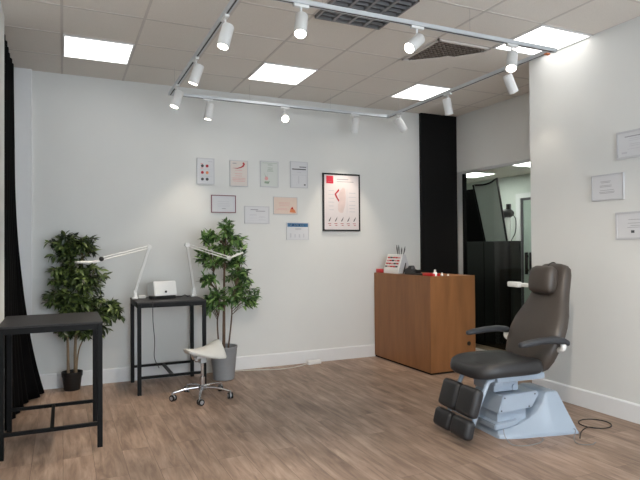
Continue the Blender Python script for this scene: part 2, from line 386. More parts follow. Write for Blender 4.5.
def spotlight(x, y, d, along, label, lit=1.0, cone=62, soft=0.035):
    d = Vector(d).normalized()
    t = thing('track_spotlight', label, 'spotlight', (x,y,TZ0), 0, 'white spotlights on the rail')
    ax, ay = (0.055,0.016) if along == 'x' else (0.016,0.055)
    bm = bmesh.new(); add_box(bm, -ax,ax,-ay,ay,-0.022,-0.0015,0.004); obj('adapter', bm, 'spot', t)
    # yoke joint at -0.075, offset behind the head
    j = Vector((0,0,-0.085)); side = d.cross(Vector((0,0,1)))
    if side.length < 0.05: side = Vector((1,0,0))
    side.normalize()
    back = side.cross(d).normalized()
    bm = bmesh.new(); add_tube(bm, spline([(0,0,-0.02),(0,0,-0.05),j],4), 0.008, 8)
    add_cyl(bm, j-side*0.018, j+side*0.018, 0.016, n=14); obj('yoke', bm, 'spot', t)
    if back.z < 0: back = -back
    c = j - back*0.055*min(1,1) if abs(d.z) < 0.75 else j + Vector((d.x,d.y,0))*0.05 - back*0.0
    c = j + d*0.05 - back*0.02
    a, b = c - d*0.085, c + d*0.085
    u, v = frame_of(d); bm = bmesh.new(); R = 0.043
    skin(bm, [ring(bm,a-d*0.0,u,v,R*0.88,R*0.88,24),ring(bm,a+d*0.008,u,v,R,R,24),ring(bm,b,u,v,R,R,24),ring(bm,b,u,v,R*0.88,R*0.88,24),ring(bm,b-d*0.012,u,v,R*0.86,R*0.86,24)])
    bmesh.ops.remove_doubles(bm, verts=bm.verts, dist=1e-6)
    obj('lamp_head', bm, 'spot', t, autosmooth=True)
    bm = bmesh.new(); add_cyl(bm, b-d*0.0115, b-d*0.007, R*0.855, n=24); obj('lens', bm, 'lens_on', t)
    ld = bpy.data.lights.new('spot_beam','SPOT'); ld.energy = SPOT_W*lit; ld.color = (1.0,0.86,0.70); ld.spot_size = math.radians(cone); ld.spot_blend = 0.7; ld.shadow_soft_size = soft
    lo = bpy.data.objects.new('spot_beam', ld); C.objects.link(lo); lo.parent = t
    lo.location = b + d*0.002; lo.rotation_euler = d.to_track_quat('-Z','Y').to_euler()
    return t
sp = 'white spotlight on the left rail'
spotlight(TX0,3.80,(-0.28,-0.12,-0.95),'y', sp+', nearest the camera')
spotlight(TX0,4.74,(-0.30,0.14,-0.95),'y', sp+', middle of three')
spotlight(TX0,5.61,(-0.36,-0.08,-0.95),'y', sp+', beside the back corner of the rail')
spotlight(1.43,TY1,(-0.16,0.10,-1),'x','white spotlight on the back rail, above the leftmost framed certificates',0.45)
spotlight(2.32,TY1,(-0.28,-0.80,-0.42),'x','white spotlight on the back rail, glaring straight at the camera')
spotlight(3.23,TY1,(0.0,0.28,-1),'x','white spotlight on the back rail, pointing down above the black-framed poster',0.55)
spotlight(TX1,5.715,(0.58,-0.02,-0.80),'y','white spotlight on the right rail, next to the back wall and tilted right')
spotlight(TX1,4.79,(0.30,0.12,-0.95),'y','white spotlight on the right rail, in front of the black wall panel')
spotlight(TX1,3.89,(0.52,0.06,-0.85),'y','white spotlight on the right rail, tilted towards the right wall edge',0.06)
spotlight(1.44,TY0,(-0.22,-0.38,-0.88),'x','white spotlight on the front rail, nearest the left rail')
spotlight(2.36,TY0,(-0.74,-0.24,-0.62),'x','white spotlight on the front rail, tilted down to the left')
spotlight(3.27,TY0,(-0.40,-0.32,-0.86),'x','white spotlight on the front rail, beside the lit panel at right')

spotlight(TX0,1.00,(0.615,0.575,-0.54),'y','added unseen white spotlight on the lengthened left rail, lighting the treatment chair',2.8,46,0.043)  # added out of view to light the chair
spotlight(TX0,2.20,(0.36,0.80,-0.46),'y','added unseen white spotlight on the lengthened left rail, lighting the back wall',1.9,44)  # added out of view to warm the back wall

# ------------------------------------------------------------------ curtain
bm = bmesh.new(); ny, nz = 120, 30; grid = []
for j in range(nz+1):
    w = j/nz; z = 3.24*(1-w)+0.006
    row = []
    for i in range(ny+1):
        s_ = i/ny; y = 5.03+s_*(6.33-5.03)
        xb = -0.425+max(0,(y-5.2))*0.14 + (0.09 if y > 5.9 else 0)*min(1,(y-5.9)/0.2 if y>5.9 else 0)
        xt = -0.455+0.03*w
        x = xt*(1-w**4)+xb*w**4
        x += (0.012+0.012*w)*math.sin(s_*2*PI*8+0.6*math.sin(5*w)) + 0.01*mnoise.noise((y*3,z*1.2,0))
        row.append(bm.verts.new((x,y,z)))
    grid.append(row)
for j in range(nz):
    for i in range(ny): bm.faces.new((grid[j][i],grid[j][i+1],grid[j+1][i+1],grid[j+1][i]))
cu = tag(obj('curtain', bm, 'curtain', smooth=True), 'floor-length black curtain hanging along the left wall in folds', 'curtain')
md = cu.modifiers.new('thick','SOLIDIFY'); md.thickness = 0.006

# ------------------------------------------------------------------ tables
def table(x0,x1,y0,y1,h,label):
    cx, cy = (x0+x1)/2,(y0+y1)/2; hx, hy = (x1-x0)/2,(y1-y0)/2
    t = thing('high_table', label, 'table', (cx,cy,0), 0, 'black square high tables')
    bm = bmesh.new(); add_box(bm, -hx,hx,-hy,hy,h-0.014,h,0.002); obj('tabletop', bm, 'table_top', t)
    a = 0.036; lx = hx-0.004; ly = hy-0.004
    bm = B((-lx+a,lx-a,-ly,-ly+0.02,h-0.055,h-0.0145),(-lx+a,lx-a,ly-0.02,ly,h-0.055,h-0.0145),(-lx,-lx+0.02,-ly+a,ly-a,h-0.055,h-0.0145),(lx-0.02,lx,-ly+a,ly-a,h-0.055,h-0.0145))
    obj('apron', bm, 'black_metal', t)
    for sx in (-1,1):
        for sy in (-1,1):
            bm = bmesh.new(); X0, X1 = sorted((sx*lx, sx*(lx-a))); Y0, Y1 = sorted((sy*ly, sy*(ly-a)))
            add_box(bm, X0,X1,Y0,Y1,0,h-0.0145,0.002); obj('leg', bm, 'black_metal', t)
    for sy in (-1,1):
        yc = sy*(ly-a/2); bm = bmesh.new(); add_box(bm, -lx+a,lx-a,yc-0.0125,yc+0.0125,0.155,0.18); obj('foot_rail', bm, 'black_metal', t)
    bm = bmesh.new(); add_box(bm, -0.0125,0.0125,-ly+a/2+0.0125,ly-a/2-0.0125,0.155,0.18); obj('cross_rail', bm, 'black_metal', t)
    return t
table(-0.405,0.265,4.35,5.06,0.905,'bare black square high table at the left edge of the photo')
table(0.655,1.335,5.69,6.33,0.905,'black square high table at the back wall holding a white device')

# ------------------------------------------------------------------ plants
def leaf(bm, p, d, up_, L, W):
    d = d.normalized(); s_ = d.cross(up_)
    if s_.length < 1e-3: s_ = d.cross(Vector((1,0,0)))
    s_.normalize(); n = s_.cross(d).normalized()
    prev = None; rows = []
    for t_, w in ((0,0.06),(0.22,0.72),(0.48,1.0),(0.75,0.6),(1.0,0.03)):
        c = p + d*L*t_ - n*(L*0.22*t_*t_)
        rows.append((bm.verts.new(c - s_*W*w + n*W*0.35*w), bm.verts.new(c), bm.verts.new(c + s_*W*w + n*W*0.35*w)))
    for a, b in zip(rows, rows[1:]):
        bm.faces.new((a[0],a[1],b[1],b[0])); bm.faces.new((a[1],a[2],b[2],b[1]))
def ficus(name, label, base, pot_prof, potm, soil_z, stems, clumps, leafm, barkm, L, seed, dens=0.66, st=0.5, keep=None):
    rnd = random.Random(seed)
    t = thing(name, label, 'plant', base, 0, 'ficus trees by the back wall')
    bm = bmesh.new(); add_lathe(bm, pot_prof); obj('pot', bm, potm, t, autosmooth=True)
    rs = next(r for r,z in reversed(pot_prof) if z <= soil_z+0.02)
    bm = bmesh.new(); add_lathe(bm, [(rs*0.98,soil_z-0.02),(rs*0.98,soil_z),(rs*0.5,soil_z+0.008),(0.01,soil_z+0.01)], n=24); obj('soil', bm, 'soil', t)
    ends = []
    for (pts, r0) in stems:
        sp_ = spline(pts, 8); n = len(sp_)
        bm = bmesh.new(); add_tube(bm, sp_, [r0*(1-0.6*i/(n-1)) for i in range(n)], 10); obj('trunk', bm, barkm, t, smooth=True)
        ends.append(sp_)
    bt = bmesh.new(); bl = bmesh.new()
    allp = [p for s_ in ends for p in s_ if p.z > 0.38]
    for (cx,cy,cz,rx_,ry_,rz_,nt) in clumps:
        c = Vector((cx,cy,cz))
        for k in range(int(nt*dens+0.5)):
            v = Vector((rnd.gauss(0,1),rnd.gauss(0,1),rnd.gauss(0,1))).normalized()*(rnd.random()**0.45)
            tip = c + Vector((v.x*rx_, v.y*ry_*0.7, v.z*rz_))
            if tip.y+base[1] > YB-0.03: tip.y = YB-0.03-base[1]-0.03*rnd.random()
            root = min(allp, key=lambda q:(q-(c*0.45+tip*0.55)+Vector((0,0,0.12))).length)
            mid = (root+tip)/2 + Vector((0,0,0.04))
            br = spline([root, mid, tip], 6)
            add_tube(bt, br, [0.0035*(1-0.7*i/(len(br)-1)) for i in range(len(br))], 4)
            m_ = len(br)
            for i in range(int(m_*st), m_):
                for sd in (-1,1):
                    if i == m_-1 and sd == 1: continue
                    d = (br[i]-br[i-1]).normalized(); out = d.cross(Vector((0,0,1)))
                    if out.length < 0.01: out = Vector((1,0,0))
                    out.normalize()
                    ld = d*rnd.uniform(0.2,0.8) + Vector((out.x,out.y*0.5,out.z))*sd*rnd.uniform(0.3,1.0) + Vector((rnd.uniform(-.35,.35),rnd.uniform(-.15,.15),rnd.uniform(-0.8,0.45)))
                    p = br[i] + Vector((rnd.uniform(-.012,.012),rnd.uniform(-.012,.012),rnd.uniform(-.012,.012)))
                    ll = L*rnd.uniform(0.75,1.2)
                    e = p + ld.normalized()*ll
                    if e.y+base[1] > YB-0.012: ld.y -= (e.y+base[1]-YB+0.05)/ll*ld.length
                    e = p + ld.normalized()*ll
                    if e.y+base[1] > YB-0.006: continue
                    if keep and not (keep(p+Vector(base)) and keep(e+Vector(base))): continue
                    leaf(bl, p, ld, Vector((rnd.uniform(-.7,.7),rnd.uniform(-1.1,.4),1)), ll, ll*rnd.uniform(0.16,0.215))
    obj('twigs', bt, barkm, t, smooth=True)
    obj('foliage', bl, leafm, t, smooth=True)
    return t
b1 = (0.085,6.26,0)
ficus('potted_ficus','dark leafy ficus tree in a small black pot beside the black curtain', b1,
  [(0.072,0.0),(0.076,0.005),(0.092,0.135),(0.094,0.135),(0.098,0.14),(0.101,0.185),(0.096,0.187),(0.094,0.15),(0.05,0.148)], 'pot_black', 0.165,
  [([(-0.035,0.0,0.15),(-0.04,0.0,0.45),(-0.05,0.02,0.9),(-0.02,0.0,1.45)],0.016),([(0.03,0.0,0.15),(0.03,-0.01,0.45),(0.06,0.0,0.9),(0.1,0.0,1.40)],0.018),([(0.04,0.01,0.15),(0.07,0.0,0.42),(0.2,-0.03,0.65),(0.38,-0.04,0.78)],0.009)],
  [(-0.08,-0.02,1.46,0.18,0.12,0.14,26),(0.11,-0.03,1.47,0.14,0.12,0.13,20),(-0.03,-0.04,1.20,0.22,0.14,0.16,30),(0.17,-0.05,1.12,0.20,0.14,0.17,30),(-0.06,-0.05,0.90,0.22,0.14,0.17,30),(0.12,-0.05,0.84,0.20,0.14,0.15,26),(0.35,-0.05,0.78,0.16,0.12,0.12,24),(-0.05,-0.04,0.62,0.20,0.12,0.11,18),(0.20,-0.04,0.60,0.16,0.1,0.09,10)],
  'leaf_dark','bark',0.078,3,1.0,0.36)
b2 = (1.60,6.03,0)
ficus('potted_ficus','bright green ficus tree in a grey pot right of the saddle stool', b2,
  [(0.108,0.0),(0.114,0.006),(0.146,0.34),(0.150,0.345),(0.150,0.36),(0.143,0.36),(0.140,0.31),(0.06,0.309)], 'pot_grey', 0.325,
  [([(0.0,0.0,0.31),(0.005,0.0,0.7),(0.01,0.0,1.1),(0.03,0.0,1.60)],0.019),([(-0.05,0.0,0.31),(-0.07,0.0,0.62),(-0.05,0.0,0.8),(-0.12,0.0,1.25)],0.010),([(0.05,0.0,0.31),(0.09,0.0,0.66),(0.10,-0.02,0.9),(0.2,-0.02,1.2)],0.010)],
  [(0.05,0,1.62,0.07,0.07,0.11,16),(-0.15,0,1.56,0.10,0.08,0.07,14),(0.16,0,1.50,0.11,0.08,0.08,14),(0.02,0,1.42,0.14,0.10,0.09,14),(-0.16,0,1.30,0.16,0.13,0.14,24),(0.10,0,1.28,0.17,0.14,0.14,28),(-0.22,0,1.10,0.12,0.11,0.10,14),(0.18,0,1.12,0.13,0.11,0.12,18),(0.22,-0.02,0.94,0.18,0.13,0.12,26),(-0.05,-0.02,0.90,0.15,0.12,0.12,22),(-0.15,0,0.84,0.10,0.1,0.10,14),(0.34,-0.02,0.84,0.09,0.08,0.08,10)],
  'leaf','bark_dark',0.078,5,0.84,0.58, lambda q: q.y > 5.93 and (q.x > 1.345 or (q.x > 1.2 and q.z > 1.0 and q.y > 6.20-0.57*(q.z-0.99))))

# ------------------------------------------------------------------ saddle stool
sx, sy = 1.215, 5.375
t = thing('saddle_stool', 'white saddle stool on chrome castors in front of the grey plant pot', 'stool', (sx,sy,0), math.radians(18))
bm = bmesh.new(); nu, nv = 26, 22; top = []; bot = []
def saddle(u, v):
    # u 0 front .. 1 rear, v -1..1 across
    w = 0.075 + 0.125*(0.5-0.5*math.cos(PI*min(1,u*1.1))) 
    if u > 0.86: w *= math.sqrt(max(0.0,1-((u-0.86)/0.16)**2))*0.75+0.25
    if u < 0.10: w *= math.sqrt(max(0.05,1-((0.10-u)/0.115)**2))
    x = -0.185 + 0.37*u
    z = 0.455 + 0.035*(1-u)**3 + 0.085*u**2.4 - (0.012+0.135*u**1.4)*abs(v)**2.0
    return Vector((x, v*w, z))
for layer, off in ((top,0.0),(bot,-0.045)):
    for i in range(nu+1):
        row = []
        for j in range(nv+1):
            p = saddle(i/nu, -1+2*j/nv)
            if off: 
                e = max(abs(-1+2*j/nv)**6, abs(2*i/nu-1)**8)
                p = p + Vector((0,0,off*(1-0.55*e))); p.y *= 0.95; p.x *= 0.97
            row.append(bm.verts.new(p))
        layer.append(row)
for g in (top,bot):
    for i in range(nu):
        for j in range(nv): bm.faces.new((g[i][j],g[i+1][j],g[i+1][j+1],g[i][j+1]))
for i in range(nu):
    bm.faces.new((top[i][0],top[i+1][0],bot[i+1][0],bot[i][0])); bm.faces.new((top[i][nv],top[i+1][nv],bot[i+1][nv],bot[i][nv]))
for j in range(nv):
    bm.faces.new((top[0][j],top[0][j+1],bot[0][j+1],bot[0][j])); bm.faces.new((top[nu][j],top[nu][j+1],bot[nu][j+1],bot[nu][j]))
o = obj('seat', bm, 'white_vinyl', t, smooth=True); o.modifiers.new('s','SUBSURF').levels = 1; o.modifiers['s'].render_levels = 1
bm = bmesh.new(); add_box(bm, -0.09,0.07,-0.06,0.06,0.385,0.412,0.006); add_box(bm,-0.03,0.03,-0.03,0.03,0.33,0.39,0.008); obj('tilt_mechanism', bm, 'alu', t)
bm = bmesh.new(); add_tube(bm, spline([(-0.02,-0.02,0.37),(-0.09,-0.04,0.36),(-0.13,-0.06,0.40)],5),0.006,8); add_cyl(bm,(-0.13,-0.06,0.39),(-0.145,-0.065,0.425),0.011,n=10); obj('lever', bm, 'chrome', t, autosmooth=True)
bm = bmesh.new(); add_cyl(bm,(0,0,0.19),(0,0,0.35),0.014,n=20); add_cyl(bm,(0,0,0.07),(0,0,0.20),0.025,n=24); obj('column', bm, 'chrome', t, autosmooth=True)
bm = bmesh.new(); add_lathe(bm,[(0.02,0.07),(0.042,0.075),(0.042,0.112),(0.028,0.125)],n=24)
for k in range(5):
    a = math.radians(180+72*k-18); d = Vector((math.cos(a),math.sin(a),0))
    add_tube(bm, spline([d*0.03+Vector((0,0,0.10)), d*0.15+Vector((0,0,0.095)), d*0.275+Vector((0,0,0.072))],6), [0.017-0.007*i/12 for i in range(13)], 10)
obj('star_base', bm, 'chrome', t, autosmooth=True)
for k in range(5):
    a = math.radians(180+72*k-18); d = Vector((math.cos(a),math.sin(a),0)); p = d*0.285; q = Vector((math.cos(a+2.2),math.sin(a+2.2),0)); pe = Vector((-q.y,q.x,0)); o_ = p+q*0.012
    bm = bmesh.new(); add_cyl(bm,p+Vector((0,0,0.05)),p+Vector((0,0,0.078)),0.006,n=10); add_cyl(bm,o_+pe*-0.006+Vector((0,0,0.03)),o_+pe*0.006+Vector((0,0,0.03)),0.026,n=20)
    cs = obj('castor', bm, 'grey_plastic', t, autosmooth=True)
    for sg in (-1,1):
        bm = bmesh.new(); add_cyl(bm,o_+pe*sg*0.008+Vector((0,0,0.0285)),o_+pe*sg*0.022+Vector((0,0,0.0285)),0.0285,n=24); obj('wheel', bm, 'black_plastic', cs, autosmooth=True)
        bm = bmesh.new(); add_cyl(bm,o_+pe*sg*0.022+Vector((0,0,0.0285)),o_+pe*sg*0.0235+Vector((0,0,0.0285)),0.018,n=20); obj('hub_cap', bm, 'grey_plastic', cs, autosmooth=True)

# ------------------------------------------------------------------ things on the back table
TT = 0.905
t = thing('dust_collector', 'white sloped box with a black dot on the back high table', 'device', (0.955,6.06,TT), math.radians(17))
def Wspline(par, pts):      # world points given in the thing's own frame
    inv = (Matrix.Translation(par.location) @ par.rotation_euler.to_matrix().to_4x4()).inverted()
    return [inv @ p for p in spline(pts,6)]
bm = bmesh.new()
prof = [(-0.085,0.035),(0.10,0.03),(0.105,0.16),(-0.035,0.185),(-0.05,0.18)]
add_prism(bm, [(-0.125,y,z) for y,z in prof], (0.25,0,0)); bmesh.ops.bevel(bm, geom=list(bm.edges), offset=0.006, segments=2, affect='EDGES')
obj('housing', bm, 'white_plastic', t, autosmooth=True)
bm = bmesh.new(); add_box(bm,-0.115,0.115,-0.07,0.09,0,0.034,0.004); obj('base', bm, 'black_plastic', t)
bm = bmesh.new(); n_ = Vector((0,-0.97,-0.24)).normalized(); n_ = Vector((0,-0.969,0.246))
p = Vector((0.0,-0.0755,0.075)); add_cyl(bm, p, p+n_*0.004, 0.012, n=20); obj('button', bm, 'black_plastic', t)
t2 = tag(obj('adapter_box', (lambda b:(add_box(b,-0.035,0.035,-0.03,0.03,0,0.028,0.005),b)[1])(bmesh.new()), 'white_plastic', origin=(0,0,0)), 'small white box between the clamp lamp and the sloped white device', 'adapter')
t2.location = (0.762,6.19,TT)
bm = bmesh.new(); add_tube(bm, spline([(0.845,5.99,TT+0.004),(0.82,5.85,TT+0.004),(0.80,5.70,TT+0.005),(0.80,5.676,TT-0.02),(0.805,5.70,0.72),(0.835,5.80,0.50),(0.84,5.86,0.33),(0.90,5.95,0.20)],6),0.0035,6)
tag(obj('hanging_cable', bm, 'cable_black', smooth=True), 'thin black cable hanging down in front of the back high table legs', 'cable')
bm = bmesh.new(); add_tube(bm, spline([(1.09,6.12,TT+0.004),(1.15,6.08,TT+0.010),(1.20,6.14,TT+0.022),(1.22,6.10,TT+0.010),(1.245,6.13,TT+0.004)],6),0.004,6)
tag(obj('lamp_cord', bm, 'cable_black', smooth=True), 'short black cord lying on the back high table between device and lamp', 'cord')

def clamp_lamp(label, base, elbow, wrist, head_c, head_n, head_r, joint_m):
    base, elbow, wrist, head_c = map(Vector,(base,elbow,wrist,head_c)); hn = Vector(head_n).normalized()
    t = thing('clamp_lamp', label, 'desk lamp', base, 0, 'white magnifier lamps clamped to the back table')
    e, w, h = elbow-base, wrist-base, head_c-base
    bm = bmesh.new(); add_box(bm,-0.03,0.03,-0.03,0.03,0.0,0.022,0.003); add_cyl(bm,(0,0,0.02),(0,0,0.085),0.024,0.02,n=16); obj('clamp', bm, 'white_plastic', t, autosmooth=True)
    d = Vector((0,0,1)); s_ = Vector((0,1,0))
    a0 = Vector((0,0,0.075)); X_ = Vector((1,0,0))
    bm = bmesh.new()
    for k in (-1,1): add_cyl(bm, a0+s_*0.012*k+X_*0.008*k, e+s_*0.012*k+X_*0.008*k, 0.0085, n=8)
    add_cyl(bm, a0+s_*-0.02, a0+s_*0.02, 0.019, n=14)
    obj('lower_arm', bm, 'white_plastic', t, autosmooth=True)
    dd = (w-e).normalized(); pp = dd.cross(s_).normalized()
    bm = bmesh.new()
    for k in (-1,1): add_cyl(bm, e+pp*0.012*k, w+pp*0.012*k, 0.0055, n=8)
    obj('upper_arm', bm, 'white_plastic', t, autosmooth=True)
    bm = bmesh.new(); add_cyl(bm, e-s_*0.026, e+s_*0.026, 0.024, n=18); obj('elbow_joint', bm, 'white_plastic', t, autosmooth=True)
    bm = bmesh.new(); bmesh.ops.create_uvsphere(bm, u_segments=16, v_segments=10, radius=0.024); bmesh.ops.translate(bm, vec=w, verts=bm.verts); obj('wrist_joint', bm, joint_m, t, smooth=True)
    u, v = frame_of(hn); bm = bmesh.new(); R = head_r
    prof = [(0.55,-0.007),(0.97,-0.007),(1.0,-0.003),(1.0,0.004),(0.93,0.010),(0.55,0.011)]
    rings = [ring(bm,h-hn*z,u,v,R*r,R*r,32) for r,z in prof]
    n = 32
    for a,b in zip(rings, rings[1:]+rings[:1]):
        for i in range(n): bm.faces.new((a[i],a[(i+1)%n],b[(i+1)%n],b[i]))
    hd = obj('lamp_head', bm, 'white_plastic', t, autosmooth=True)
    bm = bmesh.new(); add_cyl(bm, h-hn*0.004, h+hn*0.004, R*0.56, n=32); obj('magnifier_lens', bm, 'glass', hd)
    bm = bmesh.new(); add_cyl(bm, h+hn*0.0125, h+hn*0.018, R*0.9, n=32) 
    bm.free()
    bm = bmesh.new(); dd = (h-w); dd = dd - hn*dd.dot(hn); dd.normalize(); add_tube(bm, [w, h-dd*R*0.96], 0.008, 8); obj('head_bracket', bm, joint_m, hd)
    return t
clamp_lamp('white clamp magnifier lamp on the left of the table, head before the dark ficus', (0.685,6.13,TT),(0.83,6.13,1.448),(0.345,5.90,1.333),(0.215,5.86,1.306),(0.05,0.02,-1),0.115,'black_plastic')
clamp_lamp('white clamp magnifier lamp on the right of the table, arm crossing the grey-potted ficus', (1.30,6.15,TT),(1.176,5.88,1.465),(1.520,5.50,1.330),(1.587,5.475,1.357),(0.36,-0.095,-0.93),0.076,'white_plastic')

# ------------------------------------------------------------------ counter
x0,x1,y0,y1,h = 3.71,4.335,5.15,6.384,1.095
t = thing('reception_counter', 'brown wood-veneer reception counter in front of the black wall panel', 'counter', ((x0+x1)/2,(y0+y1)/2,0))
hx, hy = (x1-x0)/2,(y1-y0)/2
bm = bmesh.new(); add_box(bm,-hx,-hx+0.022,-hy+0.022,hy,0.022,h,0.0015); obj('front_panel', bm, 'veneer', t)
bm = bmesh.new(); add_box(bm,-hx,hx,-hy,-hy+0.0215,0.022,h,0.0015); obj('side_panel', bm, 'veneer', t)
bm = bmesh.new(); add_box(bm,-hx+0.0225,hx,hy-0.022,hy,0.022,h,0.0015); obj('side_panel', bm, 'veneer', t)
bm = bmesh.new(); add_box(bm,-hx+0.0225,hx,-hy+0.022,hy-0.0225,h-0.022,h-0.002,0.0015); obj('worktop', bm, 'veneer', t)
bm = B((-hx+0.01,hx-0.06,-hy+0.012,hy,0,0.0215)); obj('plinth', bm, 'black_wall', t)
bm = bmesh.new(); add_cyl(bm,(4.237-(x0+x1)/2,-hy,0.315),(4.237-(x0+x1)/2,-hy-0.008,0.315),0.024,n=20); obj('cable_grommet', bm, 'black_plastic', t)
# items on the counter
def simple(name, bm, m, loc, label, cat, group=None, rotz=0, autosmooth=True):
    o = obj(name, bm, m, autosmooth=autosmooth); o.location = loc; o.rotation_euler = (0,0,rotz); return tag(o, label, cat, group)
ct = h
bm = bmesh.new(); add_box(bm,-0.045,0.045,-0.06,0.06,0,0.05,0.008); simple('red_box', bm, 'red', (3.775,6.312,ct), 'red box at the wall end of the wooden counter', 'box')
# stepped display
t = thing('sample_stand', 'white tiered sample stand with rows of red samples on the wooden counter', 'display stand', (3.86,6.07,ct))
bm = bmesh.new()
prof = [(-0.09,0),(-0.09,0.05),(-0.03,0.05+0.185),(-0.015,0.24),(0.02,0.24),(0.10,0.0)]
add_prism(bm, [(x,-0.17,z) for x,z in prof], (0,0.34,0)); obj('rack', bm, 'white_plastic', t)
k = 0
for r_ in range(4):
    fz = 0.2+0.2*r_; xx = -0.09+0.06*fz; zz = 0.05+0.185*fz
    nn = 5
    for q in range(nn):
        yy = -0.12+0.06*q - 0.004*r_
        bm = bmesh.new(); add_box(bm, xx-0.012,xx+0.003,yy-0.020,yy+0.020,zz-0.008,zz+0.010,0.003); obj('sample', bm, 'ink_dark' if (r_*5+q*3)%4==0 else ('red' if (r_+q)%3 else 'ink_pink'), t); k += 1
bm = bmesh.new(); add_prism(bm,[(-0.09,-0.175,0),(-0.015,-0.175,0.24),(0.02,-0.175,0.24),(0.10,-0.175,0)],(0,0.005,0)); obj('side_plate', bm, 'clear', t)
# brushes in a tube behind the stand
t = thing('brush_pot', 'white pot of dark brushes behind the tiered sample stand', 'brush pot', (4.02,6.24,ct))
bm = bmesh.new(); add_lathe(bm,[(0.035,0),(0.038,0.004),(0.04,0.14),(0.036,0.14),(0.034,0.02),(0.005,0.018)],n=20); obj('cup', bm, 'white_plastic', t, autosmooth=True)
for (dx,dy,tx,ty,hh) in ((-0.01,-0.012,-0.03,-0.02,0.36),(0.012,0.0,0.03,0.02,0.33),(0.0,0.014,-0.01,0.05,0.36),(0.014,-0.014,0.02,-0.055,0.34)):
    bm = bmesh.new(); add_tube(bm,[(dx,dy,0.02),(dx+tx*0.6,dy+ty*0.6,0.24),(dx+tx*0.9,dy+ty*0.9,hh-0.04),(dx+tx,dy+ty,hh)],[0.004,0.004,0.008,0.002],8); obj('brush', bm, 'ink_dark', t)
bm = bmesh.new(); add_tube(bm,[(0,0,0.0045),(0.0,-0.02,0.05),(0.0,-0.055,0.135)],[0.006,0.008,0.006],8)
simple('marker', bm, 'black_plastic', (3.83,5.872,ct), 'black pen leaning beside the tiered sample stand', 'pen')
# tape dispenser
t = thing('tape_dispenser', 'black tape dispenser on the wooden counter, right of the sample stand', 'tape dispenser', (3.84,5.69,ct))
bm = bmesh.new(); add_prism(bm,[(-0.04,-0.12,0),(-0.04,0.11,0),(-0.04,0.115,0.06),(-0.04,0.03,0.08),(-0.04,-0.07,0.045),(-0.04,-0.12,0.06)],(0.08,0,0)); obj('body', bm, 'black_plastic', t)
bm = bmesh.new(); add_cyl(bm,(-0.025,0.02,0.062),(0.025,0.02,0.062),0.045,n=24); obj('tape_roll', bm, 'ink_dark', t, autosmooth=True)
bm = bmesh.new(); add_box(bm,-0.06,0.06,-0.07,0.07,0,0.02,0.004); simple('black_tray', bm, 'black_plastic', (3.84,5.475,ct), 'flat black tray between tape dispenser and red folder', 'tray')
bm = bmesh.new(); add_box(bm,-0.05,0.05,-0.10,0.10,0,0.03,0.004); simple('red_folder', bm, 'red', (3.82,5.285,ct), 'flat red case at the near corner of the wooden counter', 'case')
def bottle(hh, r, loc, label):
    bm = bmesh.new(); t = thing('nozzle_bottle', label, 'bottle', loc, 0, 'small white bottles on the counter')
    add_lathe(bm,[(r*0.95,0),(r,0.003),(r,hh*0.45),(r*0.75,hh*0.6)],n=20); obj('flask', bm, 'white_plastic', t, autosmooth=True)
    bm = bmesh.new(); add_lathe(bm,[(r*0.62,hh*0.6),(r*0.55,hh*0.8),(r*0.4,hh)],n=16); obj('cap', bm, 'white_vinyl', t, autosmooth=True)
bottle(0.075,0.024,(3.815,5.205,ct),'taller white bottle at the near corner of the wooden counter')
bottle(0.038,0.015,(3.915,5.21,ct),'small white bottle on the counter, middle one of three')
bottle(0.022,0.012,(4.00,5.21,ct),'tiny white bottle on the counter, rightmost of three')

# ------------------------------------------------------------------ framed papers
def framed(kind, wall, a0,a1,z0,z1, label, frame_m, paper_m, fw_=0.008, dep=0.014, group='framed papers'):
    cx, cz = (a0+a1)/2,(z0+z1)/2; hw_, hh = (a1-a0)/2,(z1-z0)/2
    loc, rz = ((cx,YB-0.0005,cz),0) if wall == 'back' else ((XR-0.0005,cx,cz),-PI/2)
    t = thing(kind, label, 'certificate' if kind != 'framed_poster' else 'poster', loc, rz, group)
    bm = B((-hw_,hw_,-dep,0,hh-fw_,hh),(-hw_,hw_,-dep,0,-hh,-hh+fw_),(-hw_,-hw_+fw_,-dep,0,-hh+fw_,hh-fw_),(hw_-fw_,hw_,-dep,0,-hh+fw_,hh-fw_))
    obj('frame', bm, frame_m, t)
    obj('sheet', B((-hw_+fw_,hw_-fw_,-dep+0.004,-0.001,-hh+fw_,hh-fw_)), paper_m, t)
    W, Hh = hw_-fw_, hh-fw_; yf = -dep+0.004
    def marks(name, rects, m):     # rects in -1..1 sheet coordinates
        bm = bmesh.new()
        for (u0,u1,v0,v1) in rects: add_box(bm, u0*W,u1*W,yf-0.0008,yf,v0*Hh,v1*Hh)
        obj(name, bm, m, t)
    def blob(name, pts, m, k=1.2):
        bm = bmesh.new(); add_prism(bm, [(u*W,yf-0.0008*k,v*Hh) for u,v in pts], (0,0.0008*k,0)); obj(name, bm, m, t)
    def disc(name, u, v, r, m):
        bm = bmesh.new(); add_cyl(bm,(u*W,yf,v*Hh),(u*W,yf-0.0016,v*Hh),r,n=18); obj(name, bm, m, t)
    return t, marks, blob, disc
def lines(u0,u1,vs_,th=0.018,rnd=random.Random(4)):
    out = []
    for v in vs_:
        k = rnd.uniform(0.0,0.16)*(u1-u0); out.append((u0+k,u1-k,v-th,v+th))
    return out
A = 'white'
t,mk,bl,di = framed('certificate','back',1.392,1.596,2.168,2.467,'framed sheet with six dark round pictures, leftmost of the top row','clear','paper')
for (v,cs) in ((0.42,('ink_dark','ink_red')),(-0.12,('ink_red','ink_orange')),(-0.66,('ink_dark','ink_dark'))):
    for u,m_ in ((-0.40,cs[0]),(0.18,cs[1])): di('picture', u, v, 0.017, m_)
